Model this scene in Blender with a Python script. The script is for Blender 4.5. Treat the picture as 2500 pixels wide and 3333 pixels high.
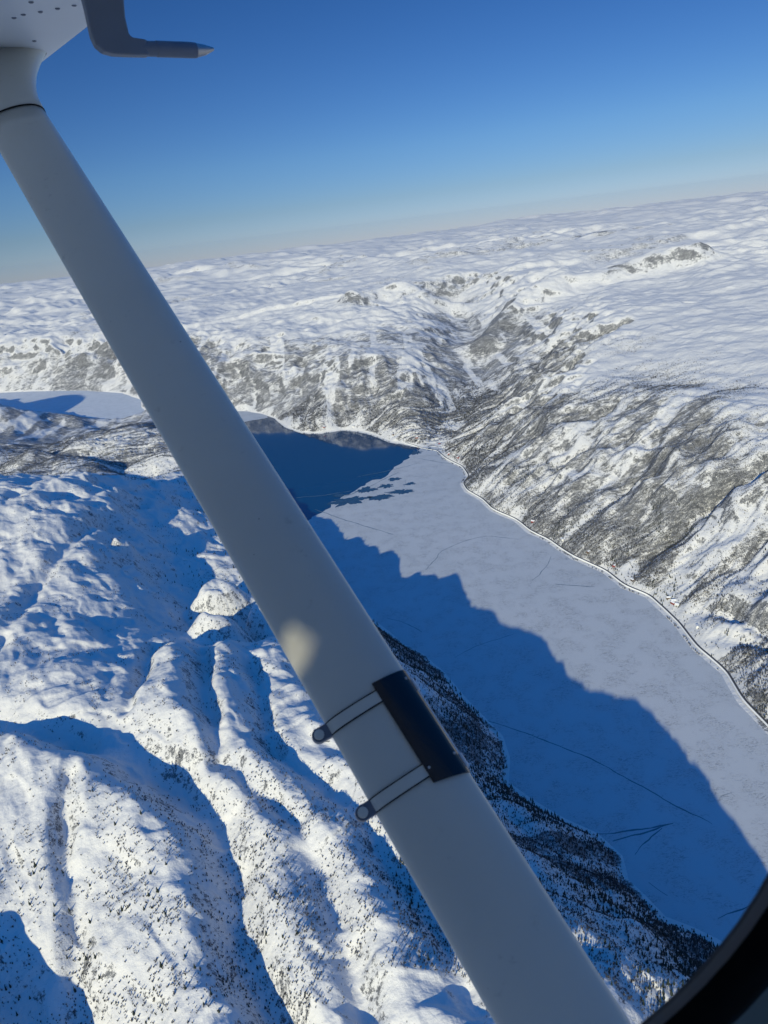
import bpy, bmesh, math, os
import numpy as np
from mathutils import Vector, Matrix
R = math.radians
scene = bpy.context.scene
C = scene.collection
for o in list(bpy.data.objects): bpy.data.objects.remove(o)
Q = float(os.environ.get("TERRAIN_Q", "1"))          # grid fineness for quick tests only
# ---------------------------------------------------------------- camera
EYE = (0.0, 0.0, 1600.0)
cd = bpy.data.cameras.new("camera"); cam = bpy.data.objects.new("camera", cd); C.objects.link(cam)
cd.sensor_fit = 'VERTICAL'; cd.sensor_height = 24; cd.lens = 24 * 1597 / 2212
cd.clip_start = .02; cd.clip_end = 200000
cd.dof.use_dof = True; cd.dof.focus_distance = 9; cd.dof.aperture_fstop = 8
PITCH, ROLL = R(21.2), R(7)
r_ = Vector((1, 0, 0)); u_ = Vector((0, math.sin(PITCH), math.cos(PITCH))); f_ = Vector((0, math.cos(PITCH), -math.sin(PITCH)))
cx_ = r_ * math.cos(ROLL) - u_ * math.sin(ROLL); cy_ = r_ * math.sin(ROLL) + u_ * math.cos(ROLL)
M = Matrix((cx_, cy_, -f_)).transposed().to_4x4(); M.translation = EYE
cam.matrix_world = M
scene.camera = cam
# ---------------------------------------------------------------- sky, sun, exposure
SUN_AZ, SUN_EL = R(204), R(20)
world = bpy.data.worlds.new("World"); scene.world = world; world.use_nodes = True
wn = world.node_tree.nodes; wl = world.node_tree.links
sky = wn.new("ShaderNodeTexSky"); sky.sky_type = 'NISHITA'; sky.sun_disc = False
sky.sun_elevation = SUN_EL; sky.sun_rotation = SUN_AZ; sky.altitude = 800
sky.air_density = 1.0; sky.dust_density = 0; sky.ozone_density = 4.5
# the deep, clear blue of cold mountain air: a steeper gradient towards the zenith
def vm(op, a, b):
    n = wn.new("ShaderNodeVectorMath"); n.operation = op; wl.new(a, n.inputs[0]); n.inputs[1].default_value = b; return n.outputs[0]
gm = wn.new("ShaderNodeGamma"); gm.inputs[1].default_value = 1.5
wl.new(vm('MULTIPLY', sky.outputs[0], (.1, .1, .1)), gm.inputs[0])
tc = wn.new("ShaderNodeTexCoord")
up = wn.new("ShaderNodeVectorMath"); up.operation = 'ADD'; wl.new(tc.outputs["Generated"], up.inputs[0]); up.inputs[1].default_value = (0, 0, .017)
wl.new(up.outputs[0], sky.inputs[0]) # the horizon seen from this height lies a degree below level
sx = wn.new("ShaderNodeSeparateXYZ"); wl.new(up.outputs[0], sx.inputs[0])
rp = wn.new("ShaderNodeValToRGB"); wl.new(sx.outputs[2], rp.inputs[0]); cr = rp.color_ramp
for i, (p, c) in enumerate(((.0, (.093, .100, .178)), (.10, (.104, .108, .134)), (.045, (.096, .093, .128)), (.28, (.080, .113, .146)), (.75, (.15, .71, .85)))):
    e = cr.elements[i] if i < 2 else cr.elements.new(p)
    e.position = p; e.color = (*c, 1)
mu = wn.new("ShaderNodeVectorMath"); mu.operation = 'MULTIPLY'; wl.new(gm.outputs[0], mu.inputs[0]); wl.new(rp.outputs[0], mu.inputs[1])
wl.new(vm('MULTIPLY', mu.outputs[0], (57, 57, 53)), wn["Background"].inputs[0]); wn["Background"].inputs[1].default_value = .10
sd = bpy.data.lights.new("sun", 'SUN'); sun = bpy.data.objects.new("sun", sd); C.objects.link(sun)
sd.energy = 3.85; sd.angle = R(.5); sd.color = (1.0, .94, .66)
sdir = Vector((math.sin(SUN_AZ) * math.cos(SUN_EL), math.cos(SUN_AZ) * math.cos(SUN_EL), math.sin(SUN_EL)))
sun.rotation_euler = sdir.to_track_quat('Z', 'Y').to_euler()
vs = scene.view_settings; vs.view_transform = 'Standard'; vs.look = 'None'; vs.exposure = .11; vs.gamma = 1; vs.use_curve_mapping = False
scene.cycles.max_bounces = 5; scene.cycles.diffuse_bounces = 3; scene.cycles.glossy_bounces = 3
scene.cycles.transparent_max_bounces = 6; scene.cycles.volume_bounces = 0
scene.cycles.use_denoising = True
# ---------------------------------------------------------------- helpers
def mesh_obj(name, verts, faces, mat=None, parent=None, smooth=False):
    me = bpy.data.meshes.new(name)
    verts = np.asarray(verts, np.float32).reshape(-1, 3); 
    if isinstance(faces, np.ndarray):
        k = faces.shape[1]; nf = len(faces)
        me.vertices.add(len(verts)); me.vertices.foreach_set("co", verts.ravel())
        me.loops.add(nf * k); me.loops.foreach_set("vertex_index", faces.astype(np.int32).ravel())
        me.polygons.add(nf); me.polygons.foreach_set("loop_start", np.arange(0, nf * k, k, dtype=np.int32))
        me.update(calc_edges=True)
    else:
        me.from_pydata([tuple(map(float, v)) for v in verts], [], faces); me.update()
    if smooth: me.polygons.foreach_set("use_smooth", np.ones(len(me.polygons), bool))
    o = bpy.data.objects.new(name, me); C.objects.link(o)
    if mat: me.materials.append(mat)
    if parent: o.parent = parent
    return o
def attr(o, name, vals):
    a = o.data.attributes.new(name, 'FLOAT', 'POINT'); a.data.foreach_set("value", np.asarray(vals, np.float32).ravel())
def tag(o, label=None, cat=None, group=None, kind=None):
    if label: o['label'] = label
    if cat: o['category'] = cat
    if group: o['group'] = group
    if kind: o['kind'] = kind
    return o
class NT:
    """small node-graph helper"""
    def __init__(s, name):
        s.m = bpy.data.materials.new(name); s.m.use_nodes = True; s.t = s.m.node_tree; s.b = s.t.nodes["Principled BSDF"]; s.out = s.t.nodes["Material Output"]
    def n(s, typ, ins=None, **kw):
        nd = s.t.nodes.new(typ)
        for k, v in kw.items(): setattr(nd, k, v)
        for k, v in (ins or {}).items():
            if hasattr(v, 'links') or isinstance(v, bpy.types.NodeSocket): s.t.links.new(v, nd.inputs[k])
            else: nd.inputs[k].default_value = v
        return nd
    def link(s, a, b): s.t.links.new(a, b)
    def math(s, op, a, b=None, c=None, clamp=False):
        ins = {0: a}
        if b is not None: ins[1] = b
        if c is not None: ins[2] = c
        return s.n("ShaderNodeMath", ins, operation=op, use_clamp=clamp).outputs[0]
    def mix(s, f, a, b):
        nd = s.n("ShaderNodeMix", data_type='RGBA')
        for i, v in ((0, f), (6, a), (7, b)):
            if isinstance(v, bpy.types.NodeSocket): s.t.links.new(v, nd.inputs[i])
            else: nd.inputs[i].default_value = v if i == 0 else (*v, 1)
        return nd.outputs[2]
    def ramp(s, v, a, b):
        return s.n("ShaderNodeMapRange", {0: v, 1: a, 2: b}, interpolation_type='SMOOTHSTEP').outputs[0]
    def noise(s, vec, scale, det=4, rough=.55, dist=0):
        return s.n("ShaderNodeTexNoise", {"Vector": vec, "Scale": scale, "Detail": det, "Roughness": rough, "Distortion": dist}).outputs[0]
    def geo(s): return s.n("ShaderNodeNewGeometry")
    def attr(s, name): return s.n("ShaderNodeAttribute", attribute_name=name).outputs["Fac"]
def simple(name, col, rough=.6, metal=0, spec=.5, vary=.1, scale=8, dirt=0):
    t = NT(name); g = t.n("ShaderNodeTexCoord").outputs["Object"]
    f = t.noise(g, scale, 5)
    c_ = t.mix(f, tuple(c * (1 - vary) for c in col), tuple(min(1, c * (1 + vary)) for c in col))
    if dirt:
        c_ = t.mix(t.math('MULTIPLY', t.ramp(t.noise(g, 26, 6, .7), .60, .74), .35), c_, tuple(c * .45 for c in col))
        c_ = t.mix(t.ramp(t.noise(g, 95, 3, .6), .74, .78), c_, tuple(c * .3 for c in col))
    t.link(c_, t.b.inputs["Base Color"])
    t.b.inputs["Roughness"].default_value = rough; t.b.inputs["Metallic"].default_value = metal; t.b.inputs["Specular IOR Level"].default_value = spec
    return t.m

# ---------------------------------------------------------------- noise
def _hash(ix, iy, seed):
    h = (ix.astype(np.uint32) * np.uint32(374761393)) ^ (iy.astype(np.uint32) * np.uint32(668265263)) ^ np.uint32((seed * 2246822519) & 0xffffffff)
    h = (h ^ (h >> np.uint32(13))) * np.uint32(1274126177)
    return h ^ (h >> np.uint32(16))
_GX = np.cos(np.arange(64) * (2 * math.pi / 64)).astype(np.float32)
_GY = np.sin(np.arange(64) * (2 * math.pi / 64)).astype(np.float32)
def perlin(x, y, seed=0):
    fx = np.floor(x); fy = np.floor(y)
    ix = fx.astype(np.int64).astype(np.int32); iy = fy.astype(np.int64).astype(np.int32)
    u = (x - fx).astype(np.float32); v = (y - fy).astype(np.float32)
    def g(dx, dy):
        h = _hash(ix + dx, iy + dy, seed) & np.uint32(63)
        return _GX[h] * (u - dx) + _GY[h] * (v - dy)
    su = u * u * u * (u * (u * 6 - 15) + 10); sv = v * v * v * (v * (v * 6 - 15) + 10)
    a = g(0, 0); b = g(1, 0); c = g(0, 1); d = g(1, 1)
    a = a + (b - a) * su; c = c + (d - c) * su
    return (a + (c - a) * sv) * 1.4
def sst(a, b, x):
    t = np.clip((x - a) / (b - a), 0, 1); return t * t * (3 - 2 * t)
def fbm(x, y, lam, octs, gain, seed, sp=None, ridged=False, amin=0.):
    out = np.zeros(x.shape, np.float32); a = 1.0
    c, s = math.cos(.6), math.sin(.6)
    for o in range(octs):
        if sp is not None:
            w = sst(1.6, 3.5, lam / sp)
            if not np.any(w > 0): break
        else: w = 1.0
        n = perlin(x / lam, y / lam, seed + o)
        if ridged: n = 1 - 2.2 * np.sqrt(n * n + .010) - .40
        out += (a * n * w).astype(np.float32)
        x, y = x * c - y * s + 71.3, x * s + y * c - 33.7
        a *= gain; lam *= .5
    return out
# ---------------------------------------------------------------- layout (metres, lake surface at z = 0)
LAKE = [(850,-2500),(800,0),(760,900),(644,1182),(600,1225),(549,1262),(520,1330),(495,1377),(505,1450),(469,1534),(400,1600),(327,1689),(275,1765),(300,1870),(295,1979),(235,2150),(154,2389),(90,2530),(11,2623),(-120,2900),(-260,3200),(-403,3802),(-700,4600),(-1043,5423),(-1250,5900),(-1500,6400),(-1650,7200),(-1500,7500),(-1262,7356),(-1080,7150),(-936,6903),(-800,6500),(-629,6219),(-480,6130),(-267,6155),(-150,6060),(-34,5896),(110,5600),(208,5511),(330,5330),(429,5225),(455,5020),(500,4900),(545,4780),(557,4579),(500,4450),(510,4300),(570,4120),(608,3926),(700,3750),(740,3560),(804,3430),(860,3210),(960,3020),(989,2861),(1060,2750),(1080,2500),(1075,2330),(1104,2153),(1085,2000),(1092,1827),(1120,1500),(1150,1000),(1250,0),(1350,-2500)]
LAKE2 = [(-5600,10700),(-4629,10304),(-3740,9832),(-3100,9300),(-2700,8700),(-2585,8271),(-2450,7950),(-2533,7708),(-2900,7800),(-3325,8003),(-3900,8600),(-4700,9400),(-5700,10000)]
CTRL = [(-120,1100,520),(-250,1740,520),(-450,2250,510),(-700,2800,480),(140,620,500),(250,50,480),(300,-1500,480),(-700,1300,560),(-1000,1700,570),(-1265,2557,620),(-1309,3187,670),(-1350,3700,600),(-1050,2850,605),(-1214,2087,590),(-2000,3300,710),(-1650,2650,675),(-2500,2500,640),(-1500,500,600),(-700,824,540),(-471,796,500),(-300,-500,520),(-2000,-1500,650),(-4000,2000,650),(-3000,4000,460),(-2000,4300,450),(-1500,3900,400),(-2840,5480,250),(-1712,5177,210),(-3219,7345,150),(-2200,6500,190),(-2300,7300,70),(-3900,7700,360),(-4500,8500,470),(-5200,6000,450),(-5000,9200,500),
 (1500,4700,450),(1650,3400,470),(1450,5500,480),(1800,2700,480),(1900,2200,480),(2000,1500,480),(1900,0,500),(2600,3000,600),(2500,5000,630),(2200,6500,640),(3500,4000,720),(4000,8000,800),(2000,9000,650),(3500,1000,650),
 (-300,7300,440),(-1500,8300,430),(-2200,9000,430),(600,7600,430),(0,8500,520),(-2500,10300,470),(-4500,12000,560),(0,11000,620),(3000,12000,850),(7000,9000,900),(-6000,16000,620),(0,18000,720),(8000,18000,900),(-12000,12000,650),(-20000,30000,720),(0,35000,780),(20000,35000,900),(0,70000,800),(45000,60000,900),(-45000,60000,720),(-9000,3000,700),(0,-9000,700),(9000,0,800)]
# valleys: (x, y, floor z) ..., side slope, half width of the floor
VALLEYS = [([(429,5300,3),(600,5750,25),(781,6206,60),(939,6663,120),(1162,7732,230),(1180,8600,330),(1300,10500,450)],.48,75),
           ([(-850,5000,0),(-780,4300,110),(-690,3600,230),(-600,2950,320),(-560,2500,370),(-560,2200,410)],.50,35)]
def polyd(x, y, P, closed=False, vals=None):
    """distance to a polyline, and the value interpolated along it"""
    best = np.full(x.shape, 1e12, np.float32); val = np.zeros(x.shape, np.float32)
    n = len(P); rng = range(n if closed else n - 1)
    for i in rng:
        a = P[i]; b = P[(i + 1) % n]
        dx, dy = b[0]-a[0], b[1]-a[1]; L = dx*dx+dy*dy
        t = np.clip(((x-a[0])*dx+(y-a[1])*dy)/L, 0, 1)
        d = (x-a[0]-t*dx)**2+(y-a[1]-t*dy)**2
        m = d < best
        best = np.where(m, d, best)
        if vals is not None: val = np.where(m, vals[i]+(vals[(i+1)%n]-vals[i])*t, val)
    best = np.sqrt(best)
    return (best, val) if vals is not None else best
def inside(x, y, P):
    r = np.zeros(x.shape, bool); n = len(P)
    for i in range(n):
        x0, y0 = P[i]; x1, y1 = P[(i+1) % n]
        if y0 == y1: continue
        c = ((y0 > y) != (y1 > y)) & (x < (x1-x0)*(y-y0)/(y1-y0)+x0)
        r ^= c
    return r
_C = np.array(CTRL, float)
def _phi(r2): return np.sqrt(r2 + 350.**2)
_A = _phi(((_C[:, None, :2]-_C[None, :, :2])**2).sum(2))
_W = np.linalg.solve(np.block([[_A, np.ones((len(_C), 1))], [np.ones((1, len(_C))), np.zeros((1, 1))]]), np.r_[_C[:, 2], 0])
def plateau(x, y):
    o = np.full(x.shape, _W[-1], np.float64)
    for i, c in enumerate(CTRL): o += _W[i]*_phi((x-c[0])**2+(y-c[1])**2)
    return o
def smin(a, b, k):
    h = np.clip(.5+.5*(b-a)/k, 0, 1); return b+(a-b)*h-k*h*(1-h)
def warp(x, y, amp, lam, seed):
    return x+amp*perlin(x/lam, y/lam, seed), y+amp*perlin(x/lam, y/lam, seed+1)
MACRO = [('b',[(-5100,6400)],620,1200),('b',[(-4400,4700)],380,800),('g',[(-1100,1605),(-1042,1582),(-847,1472),(-727,1411),(-643,1381),(-506,1286),(-419,1193),(-408,1097),(-361,998),(-333,912),(-285,840),(-258,784),(-225,721)],-55,55),('g',[(-885,1386),(-766,1322),(-631,1245),(-493,1114),(-434,1001),(-395,888),(-342,796),(-302,717)],38,75),('g',[(-644,1576),(-506,1411),(-376,1256),(-292,1094),(-255,975),(-200,846)],30,60),('g',[(-720,1283),(-697,1166),(-684,1108),(-644,1039),(-616,942),(-613,883)],-26,24),('g',[(-812,914),(-707,854),(-647,782)],-120,110),('g',[(-872,804),(-765,739),(-679,676)],60,90),('g',[(-658,1915),(-608,1716),(-544,1472)],24,42),('g',[(-502,1900),(-479,1688),(-444,1453)],26,42),('g',[(-376,1830),(-282,1620),(-204,1421)],22,42),('g',[(-745,1978),(-703,1750),(-671,1544)],-28,24),('g',[(-579,1927),(-525,1670),(-471,1471),(-429,1336)],-34,26),('g',[(-419,1803),(-366,1559),(-297,1373)],-28,24),('b',[(-1041,2769)],60,60),('b',[(-641,2451)],150,150),('b',[(-581,2145)],130,120),('b',[(-485,2306)],100,80),('g',[(-1176,1878),(-1194,2185),(-1215,2630),(-1188,3007)],-24,28),('g',[(-309,1372),(-200,1251),(-104,1133),(-48,1013),(11,867),(45,748)],-26,26),('g',[(-389,1322),(-274,1170),(-194,1044),(-143,895),(-115,775)],-24,26),('g',[(-347,1333),(-236,1191),(-141,1048),(-86,905),(-58,761)],22,40),('g',[(-967,2959),(-782,2554),(-672,2342),(-442,2186)],-120,190),('g',[(1238,7692),(1800,8313),(2310,8507),(2918,8313),(3544,8116)],190,230),('g',[(-82,10092),(544,10273),(1227,9774)],160,230),('g',[(4266,13818),(5134,13922)],230,420),('g',[(6193,13499),(6826,13004)],300,420),('b',[(-3483,7167)],60,420),('b',[(-1600,5171)],60,260),('b',[(-2313,5792)],50,200),('b',[(-2683,5600)],55,220),('g',[(-3077,5500),(-2466,5047),(-1991,4542)],-90,260),('g',[(-2199,5622),(-1854,5186),(-1507,4741)],-60,150),('g',[(957,2886),(1155,2977),(1353,3053),(1532,3083),(1743,3097),(1920,3047)],-75,55),('g',[(1053,2381),(1133,2329),(1213,2256),(1302,2129)],-55,40),('g',[(1077,2572),(1159,2507),(1255,2409),(1333,2185)],-50,38),('g',[(543,4383),(801,4632),(1069,4842),(1410,5141)],-22,45),('g',[(696,3707),(983,3917),(1189,4072),(1444,4435)],-25,45),('g',[(811,3273),(1056,3393),(1312,3522),(1505,3777)],-25,45)]
def downslope(x, y):
    k = sst(5000, 6200, y)
    return (x*.9+y*.42)*(1-k)+y*k, (-x*.42+y*.9)*(1-k)+(x+900)*k
def height(x, y, sp):
    """terrain height, shore distance (negative on the lakes) and a few masks; sp is the sampling distance there"""
    x = np.asarray(x, float); y = np.asarray(y, float); sp = np.asarray(sp, float)+np.zeros(x.shape)
    r = np.hypot(x, y)
    wx, wy = warp(x, y, 34, 260, 11)
    near = r < 14000
    d1 = np.full(x.shape, 9e3); ins = np.zeros(x.shape, bool)
    xn, yn, wxn, wyn = x[near], y[near], wx[near], wy[near]
    k = .45
    ax, ay = xn+(wxn-xn)*k*.5, yn+(wyn-yn)*k*.5
    d = np.minimum(polyd(ax, ay, LAKE, True), polyd(ax, ay, LAKE2, True)); i = inside(ax, ay, LAKE) | inside(ax, ay, LAKE2)
    d1[near] = d; ins[near] = i
    left = sst(700, -200, x-(1400-y*.25).clip(-400, 1200))*sst(6200, 4200, y)     # left massif
    P = plateau(x, y)
    # slope of the fjord side: steep on the left, gentler on the right and at the far end
    s1 = fbm(x, y, 700, 3, .5, 31, sp)
    slope = .56+.42*left+.10*s1
    gul = fbm(wx*1., wy*1., 420, 3, .5, 37, sp, ridged=True)
    dd = np.maximum(d1-22, 0)
    wall = dd*slope*(1+.16*gul)+np.minimum(d1, 60)*.10
    n0 = fbm(wx, wy, 2600, 3, .5, 41, sp)
    farw = sst(5000, 11000, r)
    rough = .55+.45*left
    P = P+n0*(26-12*left+55*farw)
    # rolling, glacier-scoured relief with two joint directions
    u = x*.93+y*.36; v = -x*.36+y*.93
    j1 = fbm(u*1.0, v*.42, 620, 3, .5, 53, sp, ridged=True)
    j2 = fbm(wx*.7+wy*.7, (-wx*.7+wy*.7)*.5, 330, 3, .5, 59, sp)
    P = P+(j1*34+j2*(23-9*left*sst(1500, 2000, r)))*rough*(1-.2*farw)+fbm(wx, wy, 1300, 2, .5, 61, sp)*60*(.25+.35*left+.7*farw)
    # far scarps
    sc = perlin(x/9000, y/4200, 71)+.35*perlin(x/2500, y/1700, 72)
    P = P+farw*sst(-.04, .05, sc)*45
    sc2 = perlin(x/14000+5, y/5200, 75)+.3*perlin(x/2500, y/1700, 76)
    P = P+farw*sst(-.02, .03, sc2)*60
    hum = fbm(wx*.9+wy*.2, wy, 900, 4, .55, 141, sp, ridged=True)
    hm = .30+1.25*sst(-.30, .35, fbm(x, y, 5200, 2, .5, 153))
    P = P+hm*(farw*hum*48+farw*fbm(x, y, 420, 2, .5, 151, sp)*22)
    ff = sst(11000, 20000, r)
    if ff.any(): P = P+ff*(fbm(x, y, 6500, 4, .5, 181, sp, ridged=True)*75+sst(.1, .45, fbm(x, y, 15000, 3, .5, 185))*130)
    h = smin(P, wall, 150)
    h = np.where(h < 0, 0, h)
    for pts, sl, hw in VALLEYS:
        m = near
        dv, zv = polyd(wxn, wyn, pts, False, [p[2] for p in pts])
        fl = zv+np.maximum(dv-hw, 0)*sl*(1+.2*gul[m])
        h[m] = smin(h[m], fl, 70)
    h = np.maximum(h, 0)
    for kind, pts, amp, w in MACRO:
        m = near
        dm = polyd(x[m]+(wxn-xn)*.6, y[m]+(wyn-yn)*.6, pts) if len(pts) > 1 else np.hypot(x[m]+(wxn-xn)*.6-pts[0][0], y[m]+(wyn-yn)*.6-pts[0][1])
        if kind == 'g': h[m] += amp*np.exp(-(dm/w)**2)*(sst(10, 260, d1[m]) if amp < 0 else 1)
        else: h[m] += amp*sst(w, w*.25, dm)
    ds, da = downslope(wx, wy)
    wl_ = sst(15, 120, d1)*sst(1500, 700, d1)*(1-left)*(1-farw)
    h = h+wl_*(fbm(ds*.22, da, 170, 4, .55, 161, sp, ridged=True)*20)
    # mid and fine relief
    shore = sst(5, 130, d1)
    ab = sst(60, 260, h)
    bumpy = (.5+.5*left+.25*farw)*(.35+.65*ab)
    f1 = fbm(wx, wy, 240, 2, .5, 83, sp)
    f1b = fbm(x*.8+y*.5, (-x*.5+y*.8)*.45, 130, 3, .52, 86, sp, ridged=True)
    h = h+shore*bumpy*(f1*(15-6*left*sst(1500, 2000, r))+f1b*7)
    stp = fbm(wx, wy, 90, 1, .5, 87, sp)
    h = h+shore*(.4+.6*left)*6*sst(-.12, .14, stp)
    fine = fbm(wx, wy, 46, 6, .5, 91, sp)
    h = h+shore*fine*3.2*(.5+.5*left)
    bw = 38-28*left
    beach = np.clip(d1, 0, bw)*.10
    h = np.where(d1 < bw, np.minimum(h, beach+.9*sst(bw*.58, bw, d1)*h), h)
    h = np.where(ins, np.maximum(-d1*.3, -25), h)
    h = h-(x*x+y*y)/(2*6.371e6)*.85*(r > 3000)*sst(3000, 9000, r)
    return h, np.where(ins, -d1, d1), left, farw

# ---------------------------------------------------------------- ground material
def ground_mat():
    t = NT("snow_rock_and_birch")
    g = t.geo(); pos = g.outputs["Position"]; nz = t.n("ShaderNodeSeparateXYZ", {0: g.outputs["Normal"]}).outputs[2]
    rock = t.attr("rock"); wood = t.attr("wood"); far = t.attr("far")
    n1 = t.noise(pos, .13, 9, .8); n2 = t.noise(pos, .011, 8, .62)
    sp = t.n("ShaderNodeMapping", {0: pos, 3: (1, 1, .22)}).outputs[0]
    n3 = t.noise(sp, .045, 8, .78)
    # rock shows through where steep
    nn = t.math('ADD', t.math('MULTIPLY', n1, .35), t.math('ADD', t.math('MULTIPLY', n3, .35), t.math('MULTIPLY', t.noise(pos, .013, 9, .8), .30)))
    rk = t.math('ADD', t.math('MULTIPLY', rock, .75), t.math('MULTIPLY', t.math('SUBTRACT', nn, .5), 5.2))
    rk = t.ramp(rk, .46, .62)
    snow = t.mix(n2, (.67, .66, .64), (.81, .79, .75))
    rockc = t.mix(n3, (.042, .045, .050), (.22, .225, .235))
    # bare birch wood as a dark speckle
    dn = t.n("ShaderNodeMapping", {0: pos, 2: (0, 0, R(-25)), 3: (.22, 1, .22)}).outputs[0]
    n4 = t.math('ADD', t.math('MULTIPLY', t.noise(dn, .055, 8, .82), .65), t.math('MULTIPLY', t.noise(pos, .25, 5, .8), .35)); n5 = t.noise(pos, .02, 6, .65)
    wd = t.math('ADD', t.math('ADD', t.math('MULTIPLY', wood, .74), t.math('MULTIPLY', t.math('SUBTRACT', n4, .5), 4.2)), t.math('MULTIPLY', t.math('SUBTRACT', n5, .5), 1.3))
    wd = t.ramp(wd, .40, .66)
    birch = t.mix(n4, (.038, .041, .048), (.125, .13, .14))
    col = t.mix(rk, snow, rockc)
    col = t.mix(t.math('MULTIPLY', wd, .88), col, birch)
    dust = t.ramp(t.math('ADD', t.noise(pos, .28, 5, .8), t.math('MULTIPLY', t.math('SUBTRACT', t.noise(dn, .09, 5, .8), .5), .9)), .50, .62)
    col = t.mix(t.math('MULTIPLY', dust, .50), col, (.74, .73, .71))
    t.link(col, t.b.inputs["Base Color"])
    t.b.inputs["Roughness"].default_value = .75; t.b.inputs["Specular IOR Level"].default_value = .2
    # wind-packed snow relief
    nb = t.math('ADD', t.math('MULTIPLY', t.noise(pos, .03, 8, .62), 22), t.math('MULTIPLY', n4, t.math('MULTIPLY', wood, 5)))
    bp = t.n("ShaderNodeBump", {"Strength": .35, "Distance": 1.0, "Height": nb}).outputs[0]
    t.link(bp, t.b.inputs["Normal"])
    return t.m
# ---------------------------------------------------------------- ground: one sheet, finer towards the view
def polar_rows():
    rows = [0., 120., 240., 340., 420.]
    r = 480.
    while r < 52000:
        rows.append(r)
        k = .0024 if r < 9000 else .0024 + .004 * min(1, (r - 9000) / 20000)
        r += r * k / Q
    return np.array(rows)
DA = .084 / Q
az = np.concatenate([np.arange(-180, -49, 1.5), np.arange(-49, 50, DA), np.arange(50.5, 180, 1.5)])
rows = polar_rows()
dA = np.gradient(az); dR = np.gradient(rows)
RR, AA = np.meshgrid(rows, np.radians(az), indexing='ij')
SPX = np.maximum(RR * np.radians(dA)[None, :], dR[:, None])
X = RR * np.sin(AA); Y = RR * np.cos(AA)
nr, na = X.shape
Z, D1, LEFT, FARW = height(X.ravel(), Y.ravel(), SPX.ravel())
Zg = Z.reshape(nr, na); D1g = D1.reshape(nr, na)
# slope for the rock and wood masks
dzr = np.gradient(Zg, axis=0) / np.maximum(dR[:, None], 1); dza = np.gradient(Zg, axis=1) / np.maximum(RR * np.radians(dA)[None, :], 1)
SL = np.sqrt(dzr**2 + dza**2).ravel()
def wood_density(x, y, z, d1, left, slope):
    big = fbm(x, y, 900, 3, .55, 131); mid = fbm(x + 50, y, 160, 4, .6, 137)
    line = 455 + 70 * big - 220 * sst(0, 1, left) + 40 * sst(5200, 6500, y)
    w = sst(120, -90, z - line) * (.86 + .50 * big + .55 * mid)
    w = w * sst(26, 44, d1 + 20 * mid + 26 * left)
    s_, a_ = downslope(x, y)
    w = w * (1 - .85 * sst(.20, .42, fbm(s_ * .14, a_, 210, 3, .55, 141) + .1 * mid))   # avalanche chutes
    w = w * (1 - .9 * sst(16, 5, z) * sst(4500, 4900, y)) * (1 - .9 * sst(.28, .38, fbm(x, y, 330, 2, .5, 143)) * sst(75, 35, z))   # fields
    # streaks down the slope
    w = w * (1 - .75 * left * sst(260, 420, z))
    return np.clip(w, 0, 1)
xf, yf = X.ravel(), Y.ravel()
wood = wood_density(xf, yf, Z, D1, LEFT, SL) * (1 - sst(9000, 16000, np.hypot(xf, yf)) * .8)
rock = sst(.50, 1.2, SL) * (1 - .45 * LEFT) + .10 * FARW
for kind_, pts_, amp_, w_ in MACRO:
    if kind_ == 'g' and amp_ >= 160: rock = rock + .75 * np.exp(-(polyd(xf, yf, pts_) / (w_ * 1.1)) ** 2) * (.6 + fbm(xf, yf, 500, 3, .6, 171)) * sst(.12, .4, SL)
rock = rock + FARW * .55 * sst(.18, .5, fbm(xf, yf, 2600, 4, .6, 175)) * sst(.10, .30, SL)
rock = np.where(D1 < 12, 0, rock)
idx = np.arange(nr * na).reshape(nr, na)
q = np.stack([idx[:-1, :-1], idx[:-1, 1:], idx[1:, 1:], idx[1:, :-1]], -1).reshape(-1, 4)[:, ::-1]
w0 = np.stack([idx[:-1, -1], idx[:-1, 0], idx[1:, 0], idx[1:, -1]], -1)[:, ::-1]
ground = mesh_obj("ground", np.stack([xf, yf, Z], 1), np.concatenate([q, w0]), ground_mat(), smooth=True)
attr(ground, "rock", rock); attr(ground, "wood", wood); attr(ground, "far", FARW)
tag(ground, kind="structure")
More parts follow.
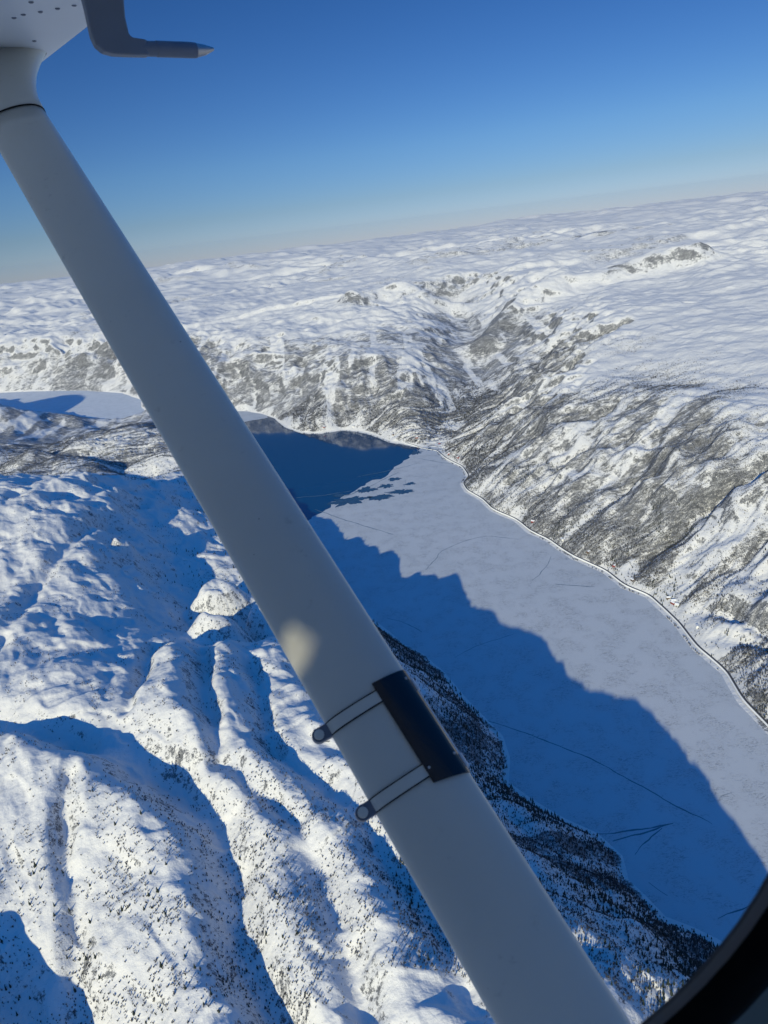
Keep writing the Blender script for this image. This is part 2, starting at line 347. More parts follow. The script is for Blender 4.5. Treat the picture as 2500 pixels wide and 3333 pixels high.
# ---------------------------------------------------------------- lake
def water_mat():
    t = NT("open_lake_water"); t.b.inputs["Base Color"].default_value = (.002, .05, .13, 1)
    t.b.inputs["Roughness"].default_value = .06; t.b.inputs["IOR"].default_value = 1.333
    pos = t.geo().outputs["Position"]
    t.link(t.n("ShaderNodeBump", {"Strength": .05, "Distance": .3, "Height": t.noise(pos, .4, 3)}).outputs[0], t.b.inputs["Normal"])
    return t.m
def ice_mat(k=1.0):
    t = NT("snow_covered_lake_ice"); pos = t.geo().outputs["Position"]
    big = t.noise(pos, .0016, 5, .55); mid = t.noise(pos, .012, 5, .6)
    col = t.mix(big, tuple(k * c for c in (.49, .525, .545)), tuple(k * c for c in (.59, .60, .61)))
    # wind-carved ripples
    mp = t.n("ShaderNodeMapping", {0: pos, 2: (0, 0, R(-12)), 3: (1.0, 2.6, 1)}).outputs[0]
    v = t.noise(mp, .075, 4, .65, 1.6)
    rip = t.math('MULTIPLY', t.ramp(v, .53, .60), t.ramp(mid, .42, .60))
    col = t.mix(t.math('MULTIPLY', rip, .55), col, (.20, .22, .25))
    # thin network of old cracks
    wv = t.n("ShaderNodeVectorMath", {0: pos, 1: t.n("ShaderNodeVectorMath", {0: t.n("ShaderNodeTexNoise", {"Vector": pos, "Scale": .004, "Detail": 4}).outputs[1], 1: (160, 160, 0)}, operation='MULTIPLY').outputs[0]}, operation='ADD').outputs[0]
    vo = t.n("ShaderNodeTexVoronoi", {"Vector": wv, "Scale": .0016}, feature='DISTANCE_TO_EDGE').outputs[0]
    cr = t.math('MULTIPLY', t.math('LESS_THAN', vo, .0015), t.ramp(t.noise(pos, .003, 2), .60, .66))
    col = t.mix(t.math('MULTIPLY', cr, .5), col, (.10, .15, .2))
    t.link(col, t.b.inputs["Base Color"]); t.b.inputs["Roughness"].default_value = .6; t.b.inputs["Specular IOR Level"].default_value = .35
    hb = t.math('SUBTRACT', t.math('MULTIPLY', mid, .6), t.math('MULTIPLY', rip, 1.1))
    t.link(t.n("ShaderNodeBump", {"Strength": .6, "Distance": 1.0, "Height": hb}).outputs[0], t.b.inputs["Normal"])
    return t.m
def sheet(name, P, z, mat):
    bm = bmesh.new(); vs_ = [bm.verts.new((p[0], p[1], z)) for p in P]; f = bm.faces.new(vs_)
    if f.normal.z < 0 or True:
        f.normal_update()
        if f.normal.z < 0: f.normal_flip()
    bmesh.ops.triangulate(bm, faces=bm.faces[:]); me = bpy.data.meshes.new(name); bm.to_mesh(me); bm.free()
    me.materials.append(mat); o = bpy.data.objects.new(name, me); C.objects.link(o); return o

WATER = [(-1700,7700),(-1700,5000),(-900,4000),(-560,4060),(-420,4160),(-330,4420),(-150,4560),(-90,4700),(30,4830),(150,5020),(230,5200),(330,5330),(208,5800),(-600,6700),(-1200,7700)]
def ragged(P, amp, lam, step, seed):
    out = []
    for i in range(len(P)):
        a = np.array(P[i], float); b = np.array(P[(i + 1) % len(P)], float); n = max(1, int(np.hypot(*(b - a)) / step))
        for k in range(n): out.append(a + (b - a) * k / n)
    A = np.array(out)
    A = A + amp * np.stack([fbm(A[:, 0], A[:, 1], lam, 4, .6, seed), fbm(A[:, 0], A[:, 1], lam, 4, .6, seed + 9)], 1)
    return [tuple(p) for p in A]
ICEP = [(1500,-2500),(1500,2200),(1200,3400),(700,4200),(600,5000),(480,5300),(330,5420)]+[(330,5330),(230,5200),(150,5020),(30,4830),(-90,4700),(-150,4560),(-330,4420),(-420,4160),(-560,4060),(-900,4000),(-900,3600),(-300,2500),(200,1500),(500,900),(700,0),(700,-2500)]
water = sheet("lake_water", [(-6000,-2600),(1700,-2600),(1700,11000),(-6000,11000)], -.6, water_mat()); tag(water, kind="structure")
ICE = ice_mat()
ice = sheet("lake_ice", ragged(ICEP, 55, 260, 30, 5), 0.0, ICE); tag(ice, kind="structure")
ice2 = sheet("lake_ice", ragged([(-6000,7000),(-2000,7000),(-2000,11000),(-6000,11000)], 10, 260, 200, 5), 0.0, ice_mat(1.25)); tag(ice2, kind="structure")
ice3 = sheet("lake_ice", ragged([(-1750,7700),(-1000,7700),(-1000,6980),(-1400,6900),(-1750,6800)], 25, 200, 60, 6), 0.0, ICE); tag(ice3, kind="structure")

# ---- cracks and thin ice on the main sheet
CRK = simple("refrozen_crack_ice", (.10, .16, .20), rough=.35)
THIN = simple("dark_thin_ice", (.03, .07, .11), rough=.15, vary=.4, scale=.02)
SPRUCES = [(-628.0, 913.4), (-485.1, 1007.8), (-573.3, 999.2), (-548.9, 992.9), (-474.6, 957.9), (-419.0, 812.7), (-455.6, 883.3), (-609.6, 943.9), (-586.2, 932.5), (-734.7, 1089.9), (-699.5, 1095.2), (-690.2, 1092.8), (-719.0, 1070.8), (-718.8, 1057.3), (-734.7, 1078.4), (-598.0, 1095.6), (-476.5, 1052.1), (-518.2, 1049.3), (-504.2, 1043.2), (-289.8, 934.0), (-256.9, 912.9), (-357.9, 1102.9), (-268.1, 966.9), (-713.6, 958.1), (-361.3, 822.0), (-370.6, 807.7), (-279.2, 887.1), (-249.0, 834.1), (-346.3, 796.7), (-573.0, 902.9), (-605.8, 963.8), (-613.5, 996.3), (-680.9, 1020.9), (-754.9, 1058.3), (-505.1, 982.2), (-307.8, 902.3), (-770.0, 984.3), (-750.0, 925.4), (-727.5, 914.2), (-229.9, 907.1), (-223.6, 965.9), (-273.1, 991.8), (-215.8, 816.0), (-593.5, 1146.4), (-545.2, 1160.2), (-656.6, 1222.9), (-628.1, 1057.5), (-591.3, 1036.7), (-500.0, 1002.4), (-536.9, 992.2), (-732.4, 1034.3), (-677.7, 1006.2), (-646.9, 952.6), (-625.2, 951.1), (-659.7, 1023.6), (-743.8, 928.8), (-707.6, 913.9), (-725.3, 894.7), (-406.7, 839.4), (-397.8, 873.5), (-344.5, 856.2), (-327.0, 902.3), (-244.0, 859.5), (-498.1, 837.3), (-465.3, 858.0)]
CRACKS = [[(250, 2073), (327, 2021), (428, 1930), (544, 1820), (631, 1703), (728, 1577), (776, 1514)], [(462, 1532), (555, 1528), (677, 1534)], [(502, 1503), (576, 1517), (677, 1534)], [(542, 1451), (593, 1495), (641, 1523)], [(-426, 4318), (-278, 4127), (-88, 3905), (37, 3763)], [(-45, 2848), (42, 2786), (97, 2695)], [(167, 3271), (272, 3479), (413, 3569), (524, 3597), (676, 3500)], [(660, 1239), (723, 1257), (742, 1267), (776, 1272)], [(281, 5111), (461, 4925), (534, 4862)], [(730, 2967), (888, 2897)], [(-159, 4856), (101, 4909), (288, 4996)], [(-559, 4577), (-375, 4556), (-192, 4579)], [(201, 2476), (323, 2551), (462, 2590)], [(543, 1363), (571, 1318)], [(638, 3025), (733, 3147), (786, 3264)], [(-253, 4467), (-69, 4626), (130, 4845)]]
PATCHES = [(-101, 4564, 78, 83), (37, 4587, 54, 65), (129, 4444, 87, 70), (-10, 4389, 98, 77), (-217, 4394, 129, 104), (96, 4708, 61, 48), (190, 4576, 41, 46), (-268, 4517, 60, 45), (293, 5247, 46, 71), (402, 5298, 33, 48)]
HOUSES = [(1055.7, 2622.1), (1078.5, 2631.6), (849.3, 3126.0), (844.9, 3358.3), (739.1, 3617.3), (319.5, 5504.0), (377.9, 5544.1), (215.9, 5661.8), (429.4, 5486.4), (-421.4, 6197.3), (1089.5, 2602.0), (1053.2, 2665.3), (954.4, 3007.4), (1076.6, 2436.1), (1018.3, 2856.1), (268.7, 5590.3), (410.6, 5522.4), (483.8, 5401.9), (-184.9, 6135.1), (45.6, 5893.3), (492.0, 5031.7), (331.9, 5457.4), (150.1, 5692.0), (507.0, 4899.4)]

def ribbon(P, w, zf, wob=0, seed=0, step=12):
    Q_ = []
    for i in range(len(P) - 1):
        a = np.array(P[i], float); b = np.array(P[i + 1], float); n = max(1, int(np.hypot(*(b - a)) / step))
        Q_ += [a + (b - a) * k / n for k in range(n)]
    Q_ = np.array(Q_ + [np.array(P[-1], float)])
    for _ in range(12): Q_[1:-1] = (Q_[:-2] + 2 * Q_[1:-1] + Q_[2:]) / 4
    if wob: Q_ = Q_ + wob * np.stack([fbm(Q_[:, 0], Q_[:, 1], 90, 3, .6, 301 + seed), fbm(Q_[:, 0], Q_[:, 1], 90, 3, .6, 331 + seed)], 1)
    t = np.gradient(Q_, axis=0); t /= np.linalg.norm(t, axis=1)[:, None] + 1e-9; nrm = np.stack([-t[:, 1], t[:, 0]], 1)
    ww = w * (.5 + .5 * np.minimum(1, np.minimum(np.arange(len(Q_)), np.arange(len(Q_))[::-1]) / 6)) if wob else np.full(len(Q_), w)
    if wob: ww = ww * (1 + .6 * fbm(Q_[:, 0], Q_[:, 1], 40, 2, .6, 345 + seed))
    return Q_ + nrm * ww[:, None] / 2, Q_ - nrm * ww[:, None] / 2
for i, P in enumerate(CRACKS):
    w = (3.6, 4.5, 5, 3.5, 5, 3.5, 3.0, 3.5, 5, 5, 6, 7, 2.2, 3, 3, 7)[i]
    a, b = ribbon(P, w, 0, 5, i); n = len(a)
    v = np.concatenate([np.c_[a, np.full(n, .12)], np.c_[b, np.full(n, .12)]])
    mesh_obj("crack", v, [(k, k + n, k + n + 1, k + 1) for k in range(n - 1)], CRK, ice)
rng = np.random.default_rng(4)
for i, (x, y, a, b) in enumerate(PATCHES):
    t = np.linspace(0, 2 * math.pi, 70, endpoint=False)
    rr = 1 + .55 * fbm(3 * np.cos(t) + i * 9., 3 * np.sin(t), 1.6, 4, .65, 401 + i)
    px, py = x + a * .8 * rr * np.cos(t), y + b * .6 * rr * np.sin(t)
    v = np.r_[[(x, y, .2)], np.c_[px, py, np.full(70, .2)]]
    mesh_obj("thin_ice", v, [(0, 1 + k, 1 + (k + 1) % 70) for k in range(70)], THIN, ice)
# ---- the shore road
ROADM = simple("ploughed_asphalt", (.075, .075, .08), rough=.8, vary=.25, scale=.1)
SH = [p for p in LAKE]; i0 = SH.index((208,5511)); i1 = SH.index((1150,1000))
RS = np.array(SH[i0:i1 + 1], float)
for _ in range(2):  # subdivide and smooth
    RS = np.stack([RS[:-1], (RS[:-1] + RS[1:]) / 2], 1).reshape(-1, 2).tolist() + [RS[-1].tolist()]; RS = np.array(RS)
    for _ in range(2): RS[1:-1] = (RS[:-2] + 2 * RS[1:-1] + RS[2:]) / 4
tt = np.gradient(RS, axis=0); tt /= np.linalg.norm(tt, axis=1)[:, None]; RS = RS + np.stack([-tt[:, 1], tt[:, 0]], 1) * 30
ra, rb = ribbon([tuple(p) for p in RS], 8.0, 0, 0, 0, 10)
mid_ = (ra + rb) / 2
for _ in range(4):   # keep off the ice: push inland where the shore bulges
    hz, dz, _, _ = height(mid_[:, 0], mid_[:, 1], 8.)
    tt = np.gradient(mid_, axis=0); tt /= np.linalg.norm(tt, axis=1)[:, None] + 1e-9; nn = np.stack([-tt[:, 1], tt[:, 0]], 1)
    mid_ = mid_ + nn * (24 - dz.clip(-60, 60))[:, None] * .6
    for _ in range(5): mid_[1:-1] = (mid_[:-2] + 2 * mid_[1:-1] + mid_[2:]) / 4
tt = np.gradient(mid_, axis=0); tt /= np.linalg.norm(tt, axis=1)[:, None] + 1e-9; nn = np.stack([-tt[:, 1], tt[:, 0]], 1)
offs = [-4, 0, 4]; rows_ = [mid_ + nn * o_ for o_ in offs]
zz = np.max([height(p[:, 0], p[:, 1], 8.)[0] for p in rows_], 0)
for _ in range(6): zz[1:-1] = (zz[:-2] + 2 * zz[1:-1] + zz[2:]) / 4
zz = np.maximum(zz, 1.2) + 1.6; n = len(mid_)
v = np.concatenate([np.c_[rows_[0], zz], np.c_[rows_[2], zz], np.c_[mid_ - nn * 7, zz - 5], np.c_[mid_ + nn * 7, zz - 5]])
road = mesh_obj("road", v, [(k, k + n, k + n + 1, k + 1) for k in range(n - 1)], ROADM); tag(road, kind="structure")
SNOWB = simple("road_bank_snow", (.82, .83, .84), rough=.8, vary=.03, scale=.1)
f = [(k, k + 1, k + 1 + 2 * n, k + 2 * n) for k in range(n - 1)] + [(k + n, k + 3 * n, k + 3 * n + 1, k + 1 + n) for k in range(n - 1)]
bank = mesh_obj("road_bank", v, f, SNOWB); tag(bank, kind="structure")
# ---- houses by the shore
HW = [simple("red_house_paint", (.25, .03, .02), rough=.7), simple("white_house_paint", (.75, .75, .72), rough=.7), simple("brown_timber", (.10, .06, .035), rough=.8)]
HR = simple("snowy_roof", (.80, .81, .83), rough=.8); HG = simple("house_window_glass", (.03, .04, .05), rough=.1)
HL = [("small red house in a snowy clearing above the lake road", 0, "house"), ("white farmhouse with a snowy roof uphill of the lake road", 1, "house"), ("brown cabin in the shore clearing at the wooded point", 2, "cabin"), ("white house just above the road bend by the lake", 1, "house"), ("red cabin near the narrow strip of shore forest", 0, "cabin"),
      ("red barn on the snowfields at the valley mouth", 0, "barn"), ("white farmhouse on the valley mouth snowfields", 1, "house"), ("brown cabin beside open water at the lake head", 2, "cabin"), ("white house near the river where the valley meets the ice", 1, "house"), ("red cabin on the far shore below the birch slope", 0, "cabin")]
def make_house(x, y, rz, kind, lab, cat, s=1.0):
    z = float(height(np.array([x]), np.array([y]), 6.)[0][0])
    h = bpy.data.objects.new({"house": "shore_house", "cabin": "cabin", "barn": "barn"}[cat], None); C.objects.link(h); h.location = (x, y, z); h.rotation_euler = (0, 0, rz)
    tag(h, lab, cat, "farm buildings along the lake shore")
    w, l, e, t_ = 4.2 * s, 7 * s, 4.6 * s, 7.8 * s
    v = [(-w, -l, -3), (w, -l, -3), (w, l, -3), (-w, l, -3), (-w, -l, e), (w, -l, e), (w, l, e), (-w, l, e), (0, -l, t_), (0, l, t_)]
    mesh_obj("wall", v, [(0, 1, 5, 8, 4), (2, 3, 7, 9, 6), (1, 2, 6, 5), (3, 0, 4, 7)], HW[kind], h)
    ov = .7; r = [(-w - ov, -l - ov, e - .5), (0, -l - ov, t_ + .15), (w + ov, -l - ov, e - .5), (-w - ov, l + ov, e - .5), (0, l + ov, t_ + .15), (w + ov, l + ov, e - .5)]
    r += [(a, b, c + .45) for a, b, c in r]
    rf = mesh_obj("roof", r, [(6, 7, 10, 9), (7, 8, 11, 10), (0, 3, 4, 1), (1, 4, 5, 2), (0, 1, 7, 6), (1, 2, 8, 7), (3, 9, 10, 4), (4, 10, 11, 5), (0, 6, 9, 3), (2, 5, 11, 8)], HR, h)
    cx, cy = 1.2, 2.; cv, cf = [(cx + a * .5, cy + b * .5, c) for c in (e, t_ + 1.6) for a, b in ((-1, -1), (1, -1), (1, 1), (-1, 1))], [(4, 5, 6, 7), (0, 1, 5, 4), (1, 2, 6, 5), (2, 3, 7, 6), (3, 0, 4, 7)]
    mesh_obj("chimney", cv, cf, HW[2], rf)
    for yy in (-4 * s, 0, 4 * s):
        for sx in (-1, 1):
            X_ = sx * (w + .02); mesh_obj("window", [(X_, yy - .7, 1.4), (X_, yy + .7, 1.4), (X_, yy + .7, 3.), (X_, yy - .7, 3.)], [(0, 1, 2, 3)], HG, h)
    return h
def inland(x, y, want):
    for _ in range(12):
        d_ = height(np.array([x, x + 4., x]), np.array([y, y, y + 4.]), 6.)[1]
        if d_[0] >= want: break
        g_ = np.array([d_[1] - d_[0], d_[2] - d_[0]]); g_ /= np.linalg.norm(g_) + 1e-9; x, y = x + g_[0] * 9, y + g_[1] * 9
    return x, y
for i, (x, y) in enumerate(HOUSES):
    x, y = inland(x, y, 52)
    if i < len(HL): make_house(x, y, .4 + i * .9, HL[i][1], HL[i][0], HL[i][2], 1.3)
    elif i < len(HL) + 5: make_house(x, y, i * .7, i % 3, "tiny snow-roofed house in the row above the near lake road", "house", 1.2)
    else: make_house(x, y, i * .7, (i + 1) % 3, "tiny snow-roofed farmhouse on the white fields at the lake head", "house", 1.3)

# ---------------------------------------------------------------- haze: the air between the camera and the far plateau
def haze():
    hx = 56000; z0, z1 = -900, 1720
    v = [(x, y, z) for z in (z0, z1) for y in (-12000, hx) for x in (-hx, hx)]
    f = [(0, 2, 3, 1), (4, 5, 7, 6), (0, 1, 5, 4), (2, 6, 7, 3), (0, 4, 6, 2), (1, 3, 7, 5)]
    m = bpy.data.materials.new("thin_haze"); m.use_nodes = True; t = m.node_tree
    t.nodes.remove(t.nodes["Principled BSDF"]); p = t.nodes.new("ShaderNodeVolumePrincipled")
    p.inputs["Color"].default_value = (.60, .80, 1, 1); p.inputs["Density"].default_value = HAZE; p.inputs["Anisotropy"].default_value = .1
    t.links.new(p.outputs[0], t.nodes["Material Output"].inputs["Volume"])
    tag(mesh_obj("haze", v, f, m), kind="stuff")
HAZE = 3.4e-6
haze()

# ---------------------------------------------------------------- trees
NEEDLE = simple("dark_spruce_needles", (.018, .030, .022), rough=.85, vary=.35, scale=1.5)
BARK = simple("spruce_bark", (.06, .045, .035), rough=.9)
TWIG = simple("bare_birch_twigs", (.072, .073, .078), rough=.9, vary=.35, scale=.05)
rng = np.random.default_rng(11)
def crown_mesh(seed, hgt=10., rad=1.9):
    """drooping whorls of branches: a ragged star of needled boughs on each level"""
    r = np.random.default_rng(seed); v = []; f = []
    nl = 11
    for L in range(nl):
        s = L / (nl - 1); z = hgt * (.10 + .86 * s); R0 = rad * (1 - s) ** .85 * (.85 + .3 * r.random()) + .12
        nb = 9 if s < .6 else 6; a0 = r.random() * 6.28
        for k in range(nb):
            a = a0 + k * 6.283 / nb + r.uniform(-.2, .2); rr = R0 * r.uniform(.62, 1.15); dz = .30 * rr + .25; wd = .46 * rr + .12
            ca, sa = math.cos(a), math.sin(a); b = len(v)
            v += [(0, 0, z + .55 * hgt / nl), (ca * rr * .55 - sa * wd, sa * rr * .55 + ca * wd, z - dz * .5), (ca * rr, sa * rr, z - dz), (ca * rr * .55 + sa * wd, sa * rr * .55 - ca * wd, z - dz * .5), (ca * rr * .3, sa * rr * .3, z - .5)]
            f += [(b, b + 1, b + 2), (b, b + 2, b + 3), (b + 4, b + 2, b + 1), (b + 4, b + 3, b + 2)]
    b = len(v); v += [(.07, 0, hgt * .9), (-.04, .06, hgt * .9), (-.04, -.06, hgt * .9), (0, 0, hgt * 1.05)]; f += [(b, b + 1, b + 3), (b + 1, b + 2, b + 3), (b + 2, b, b + 3)]
    return v, f
def trunk_mesh(hgt=10.):
    v = []; f = []
    for i, (z, r) in enumerate(((-1.5, .24), (0, .20), (hgt * .4, .13), (hgt * .92, .03))):
        v += [(r * math.cos(k * 1.0472), r * math.sin(k * 1.0472), z) for k in range(6)]
        if i: f += [((i - 1) * 6 + k, (i - 1) * 6 + (k + 1) % 6, i * 6 + (k + 1) % 6, i * 6 + k) for k in range(6)]
    return v, f
protos = []
for s_ in range(5):
    t = bpy.data.objects.new("spruce_tree", None); C.objects.link(t)
    cr_ = mesh_obj("crown", *crown_mesh(s_, 10, (1.7, 2.1, 1.5, 2.3, 1.9)[s_]), NEEDLE, t); tk = mesh_obj("trunk", *trunk_mesh(), BARK, t)
    protos.append((t, cr_, tk))
# the big ones the photograph shows one by one, then others scattered in loose groups near them
pts = [(x, y, 1.0) for x, y in SPRUCES]
cand_az = R(-43) + rng.random(9000) * R(50); cand_r = 850 + rng.random(9000) * 900
cx, cy = cand_r * np.sin(cand_az), cand_r * np.cos(cand_az)
cz, cd1, cl, _ = height(cx, cy, np.full(9000, 8.))
dens = sst(.05, .45, fbm(cx, cy, 220, 3, .6, 611)) * sst(1500, 1100, cand_r) * sst(700, 480, cz) * (cz > 40) * (cd1 > 30)
edge = sst(60, 200, cd1) * .9 + .1
ok = rng.random(9000) < dens * .55
ppx = np.array([pr_[0] for pr_ in [(0,)]])
def inview(x, y, z, pad=.02):
    p = np.stack([x, y, z - EYE[2]], -1); a = p @ np.array(cx_[:]); b = p @ np.array(cy_[:]); c = p @ np.array(f_[:])
    return (np.abs(a / c) < 829.5 / 1597 + pad) & (np.abs(b / c) < 1106 / 1597 + pad) & (c > 0)
ok &= inview(cx, cy, cz, 0)
ii = np.nonzero(ok)[0][: max(0, 296 - len(pts))]
pts += [(cx[i], cy[i], rng.uniform(.45, .8)) for i in ii]
PZ = height(np.array([p[0] for p in pts]), np.array([p[1] for p in pts]), 6.)[0]
used = set()
for i, (x, y, s) in enumerate(pts):
    k = i % 5; t, c_, tk = protos[k]
    if k in used:
        t2 = t.copy(); C.objects.link(t2)
        for o in (c_, tk):
            q_ = o.copy(); q_.parent = t2; C.objects.link(q_)
        t = t2
    used.add(k)
    sc = s * rng.uniform(.75, 1.25) * (1.25 if i < 10 else 1)
    t.location = (x, y, PZ[i] - .2); t.rotation_euler = (rng.uniform(-.04, .04), rng.uniform(-.04, .04), rng.uniform(0, 6.28)); t.scale = (sc * 1.05, sc * 1.05, sc)
    tag(t, "dark spruce standing on the snowy mountainside left of and below the strut", "tree", "spruces on the near mountainside")
# ---- masses too many to count
def scatter(n, rmin, rmax, a0, a1, seed):
    g = np.random.default_rng(seed); a = R(a0) + g.random(n) * R(a1 - a0); r = rmin + g.random(n) * (rmax - rmin)
    x, y = r * np.sin(a), r * np.cos(a); sp = np.maximum(6., r * .002)
    z, d1, l, fw = height(x, y, sp); return x, y, z, d1, l, g
def mass(name, x, y, z, hgt, wid, tmpl_v, tmpl_f, mat, g, jitter=.5):
    n = len(x); V = np.array(tmpl_v, np.float32); F = np.array(tmpl_f, np.int32); m = len(V)
    a = g.random(n) * 6.283; ca, sa = np.cos(a)[:, None], np.sin(a)[:, None]
    jx = 1 + jitter * (g.random((n, m)) - .5); jz = 1 + jitter * .6 * (g.random((n, m)) - .5)
    vx = V[None, :, 0] * wid[:, None] * jx; vy = V[None, :, 1] * wid[:, None] * jx; vz = V[None, :, 2] * hgt[:, None] * np.where(V[None, :, 2] > 0, jz, 1)
    P = np.stack([x[:, None] + vx * ca - vy * sa, y[:, None] + vx * sa + vy * ca, z[:, None] + vz - .3], -1).reshape(-1, 3)
    Fa = (F[None] + (np.arange(n) * m)[:, None, None]).reshape(-1, 3)
    return mesh_obj(name, P, Fa, mat)
BT_V = [(0, 0, 0), (.5, .1, .8), (.25, -.1, 1.0), (-.45, .2, .75), (-.2, .3, .95), (.1, -.5, .8), (-.15, -.35, 1.0), (.05, .5, .7), (.3, .35, .9)]
BT_F = [(0, 1, 2), (0, 3, 4), (0, 5, 6), (0, 7, 8), (0, 2, 6), (0, 4, 8)]
SP_V = [(1, 0, .1), (.31, .95, .1), (-.81, .59, .1), (-.81, -.59, .1), (.31, -.95, .1), (0, 0, .65), (.6, 0, .45), (.19, .57, .45), (-.49, .35, .45), (-.49, -.35, .45), (.19, -.57, .45), (0, 0, 1.1), (0, 0, -.1)]
SP_F = [(k, (k + 1) % 5, 5) for k in range(5)] + [(6 + k, 6 + (k + 1) % 5, 11) for k in range(5)]
#  birch wood on the valley sides
NB = int(os.environ.get("BIRCH", "680000"))
x, y, z, d1, l, g = scatter(NB, 820, 6900, -42, 44, 21)
w = wood_density(x, y, z, d1, l, None)
gx, gy = x * .9 + y * .42, -x * .42 + y * .9
st = fbm(gx * .25, gy, 26, 3, .6, 711)          # rows running down the slope
p_ = np.clip(w * 1.5 + .8 * st * w, 0, 1) * np.where(l > .5, .75, 1) * (y > 0)
p_ = np.where((l > .5) & (z > 330), .14 * sst(-.1, .5, fbm(x, y, 130, 3, .6, 715)) + .34 * sst(1560, 1050, np.hypot(x, y)) * sst(-.35, .35, fbm(x, y, 90, 3, .6, 716)), p_)
shr = (d1 > 1) & (d1 < 9) & (l < .5) & (g.random(len(x)) < .9 * sst(-.15, .15, fbm(x, y, 70, 3, .6, 733)))   # bushes on the bank
p_ = np.where((l > .5) & (x > -60) & (y < 1800), np.maximum(p_, .45), p_)
keep = ((g.random(len(x)) < p_) & (d1 > 34 - 26 * l + 12 * g.random(len(x))) | shr) & inview(x, y, z)
x, y, z, d1, l = x[keep], y[keep], z[keep], d1[keep], l[keep]
hh = 2.5 + 3.2 * g.random(len(x)) + 2.0 * sst(250, 60, z); rr_ = np.hypot(x, y)
birch = mass("birch_wood", x, y, z, hh * (1 + .1 * (rr_ > 4500)), hh * (.55 + .25 * (rr_ > 4500)), BT_V, BT_F, TWIG, g); tag(birch, kind="stuff")
# spruce stands: lower slopes near the shores
x, y, z, d1, l, g = scatter(125000, 820, 6500, -42, 44, 23)
cl_ = fbm(x, y, 300, 4, .6, 721)
p_ = sst(.16, .34, cl_) * sst(300, 120, z) * .55 + np.where(l > .5, sst(420, 150, z) * (.16 + .40 * sst(-.1, .3, cl_)), 0) + .012 * (z < 400) + np.where((x > -60) & (y < 1700) & (l > .5), .16 * sst(-.3, .2, cl_), 0)
keep = (g.random(len(x)) < p_) & (d1 > 36 - 29 * l) & inview(x, y, z)
x, y, z = x[keep], y[keep], z[keep]; hh = 7 + 8 * g.random(len(x))
spr = mass("spruce_forest", x, y, z, hh, hh * .20, SP_V, SP_F, NEEDLE, g, .5); tag(spr, kind="stuff")
print("COUNTS birch", len(birch.data.vertices) // 9, "spruce", len(x), "trees", len(pts))

# ---------------------------------------------------------------- the aeroplane, built round the cabin window
plane = bpy.data.objects.new("light_aircraft", None); C.objects.link(plane); plane.location = EYE
tag(plane, "grey high-wing light aircraft seen from its cabin window, strut crossing the view", "aircraft")
bpy.context.view_layer.update()
def V3(*a): return np.array(a, float)
def unit(v): v = np.asarray(v, float); return v / np.linalg.norm(v)
PAINT = simple("grey_aircraft_paint", (.60, .605, .55), rough=.32, spec=.5, vary=.07, scale=4, dirt=1)
WINGP = simple("white_aircraft_paint", (.62, .68, .74), rough=.4, vary=.04, scale=5)
DARKP = simple("dark_grey_paint", (.13, .16, .21), rough=.4, vary=.12, scale=12)
BLACK = simple("black_rubber", (.005, .005, .007), rough=.6, spec=.25, vary=.3, scale=20)
NAVY = simple("black_plate_finish", (.004, .006, .012), rough=.22, vary=.2, scale=20)
TRIM = simple("grey_green_cabin_trim", (.36, .44, .44), rough=.7, vary=.1, scale=20)
STEEL = simple("bare_steel", (.45, .45, .46), rough=.35, metal=.8)
def pobj(name, v, f, mat, parent, smooth=False):
    o = mesh_obj(name, v, f, mat, None, smooth); o.parent = parent; return o
def loft(rings, closed=True, caps=True):
    v = np.concatenate(rings); n = len(rings[0]); f = []
    for i in range(len(rings) - 1):
        for k in range(n if closed else n - 1):
            a, b = i * n + k, i * n + (k + 1) % n; f.append((a, b, b + n, a + n))
    if caps: f += [tuple(range(n))[::-1], tuple(range((len(rings) - 1) * n, len(rings) * n))]
    return v, f
def fixn(o):
    bm = bmesh.new(); bm.from_mesh(o.data); bmesh.ops.recalc_face_normals(bm, faces=bm.faces); bm.to_mesh(o.data); bm.free(); return o
def box(c, ax, h):
    c = np.asarray(c, float); v = []
    for sx in (-1, 1):
        for sy in (-1, 1):
            for sz in (-1, 1): v.append(c + ax[0] * h[0] * sx + ax[1] * h[1] * sy + ax[2] * h[2] * sz)
    return np.array(v), [(0, 1, 3, 2), (4, 6, 7, 5), (0, 4, 5, 1), (2, 3, 7, 6), (0, 2, 6, 4), (1, 5, 7, 3)]
def bevel(o, w, seg=2):
    m = o.modifiers.new("bevel", 'BEVEL'); m.width = w; m.segments = seg; m.limit_method = 'ANGLE'; return o
# strut: points on its axis and the chord (leading edge to the right of the picture)
S0 = V3(0.27327,0.39504,-1.11016); S1 = V3(-0.76488,2.03579,0.33244); SW0 = .142; SW1 = .142
SA = unit(S1 - S0); SC = V3(0.89237,0.42046,0.16398); SN = V3(0.13953,-0.60258,0.78576); SP = V3(0.09301,0.67993,-0.85967)
LE = V3(-0.84952,2.55925,0.53950); WO = V3(-0.52886,0.84633,0.06357); WF = V3(0.84804,0.52993,0.00000); WN = V3(0.03369,-0.05391,0.99798)
RIVETS = [(-0.7058, -0.1794), (-0.7376, -0.1514), (-0.7731, -0.1246), (-0.8078, -0.0993), (-0.8191, -0.1856), (-0.6717, -0.1918), (-0.4215, -0.1012), (-0.4539, -0.0775), (-0.4969, -0.0566), (-0.5441, -0.0386), (-0.59, -0.0201), (-0.2394, -0.0262), (-0.2752, -0.0161), (-0.3101, -0.0062), (-0.338, 0.0062)]
PIT = V3(-0.40933,1.66028,0.37205)
PLATE = [(0.3633, 0.0121), (0.3613, 0.0688), (0.1894, 0.0659), (0.1979, 0.0134), (0.2136, 0.0047)]
SCREWS = [(0.3471, 0.0621), (0.2212, 0.0627), (0.2218, 0.0186)]

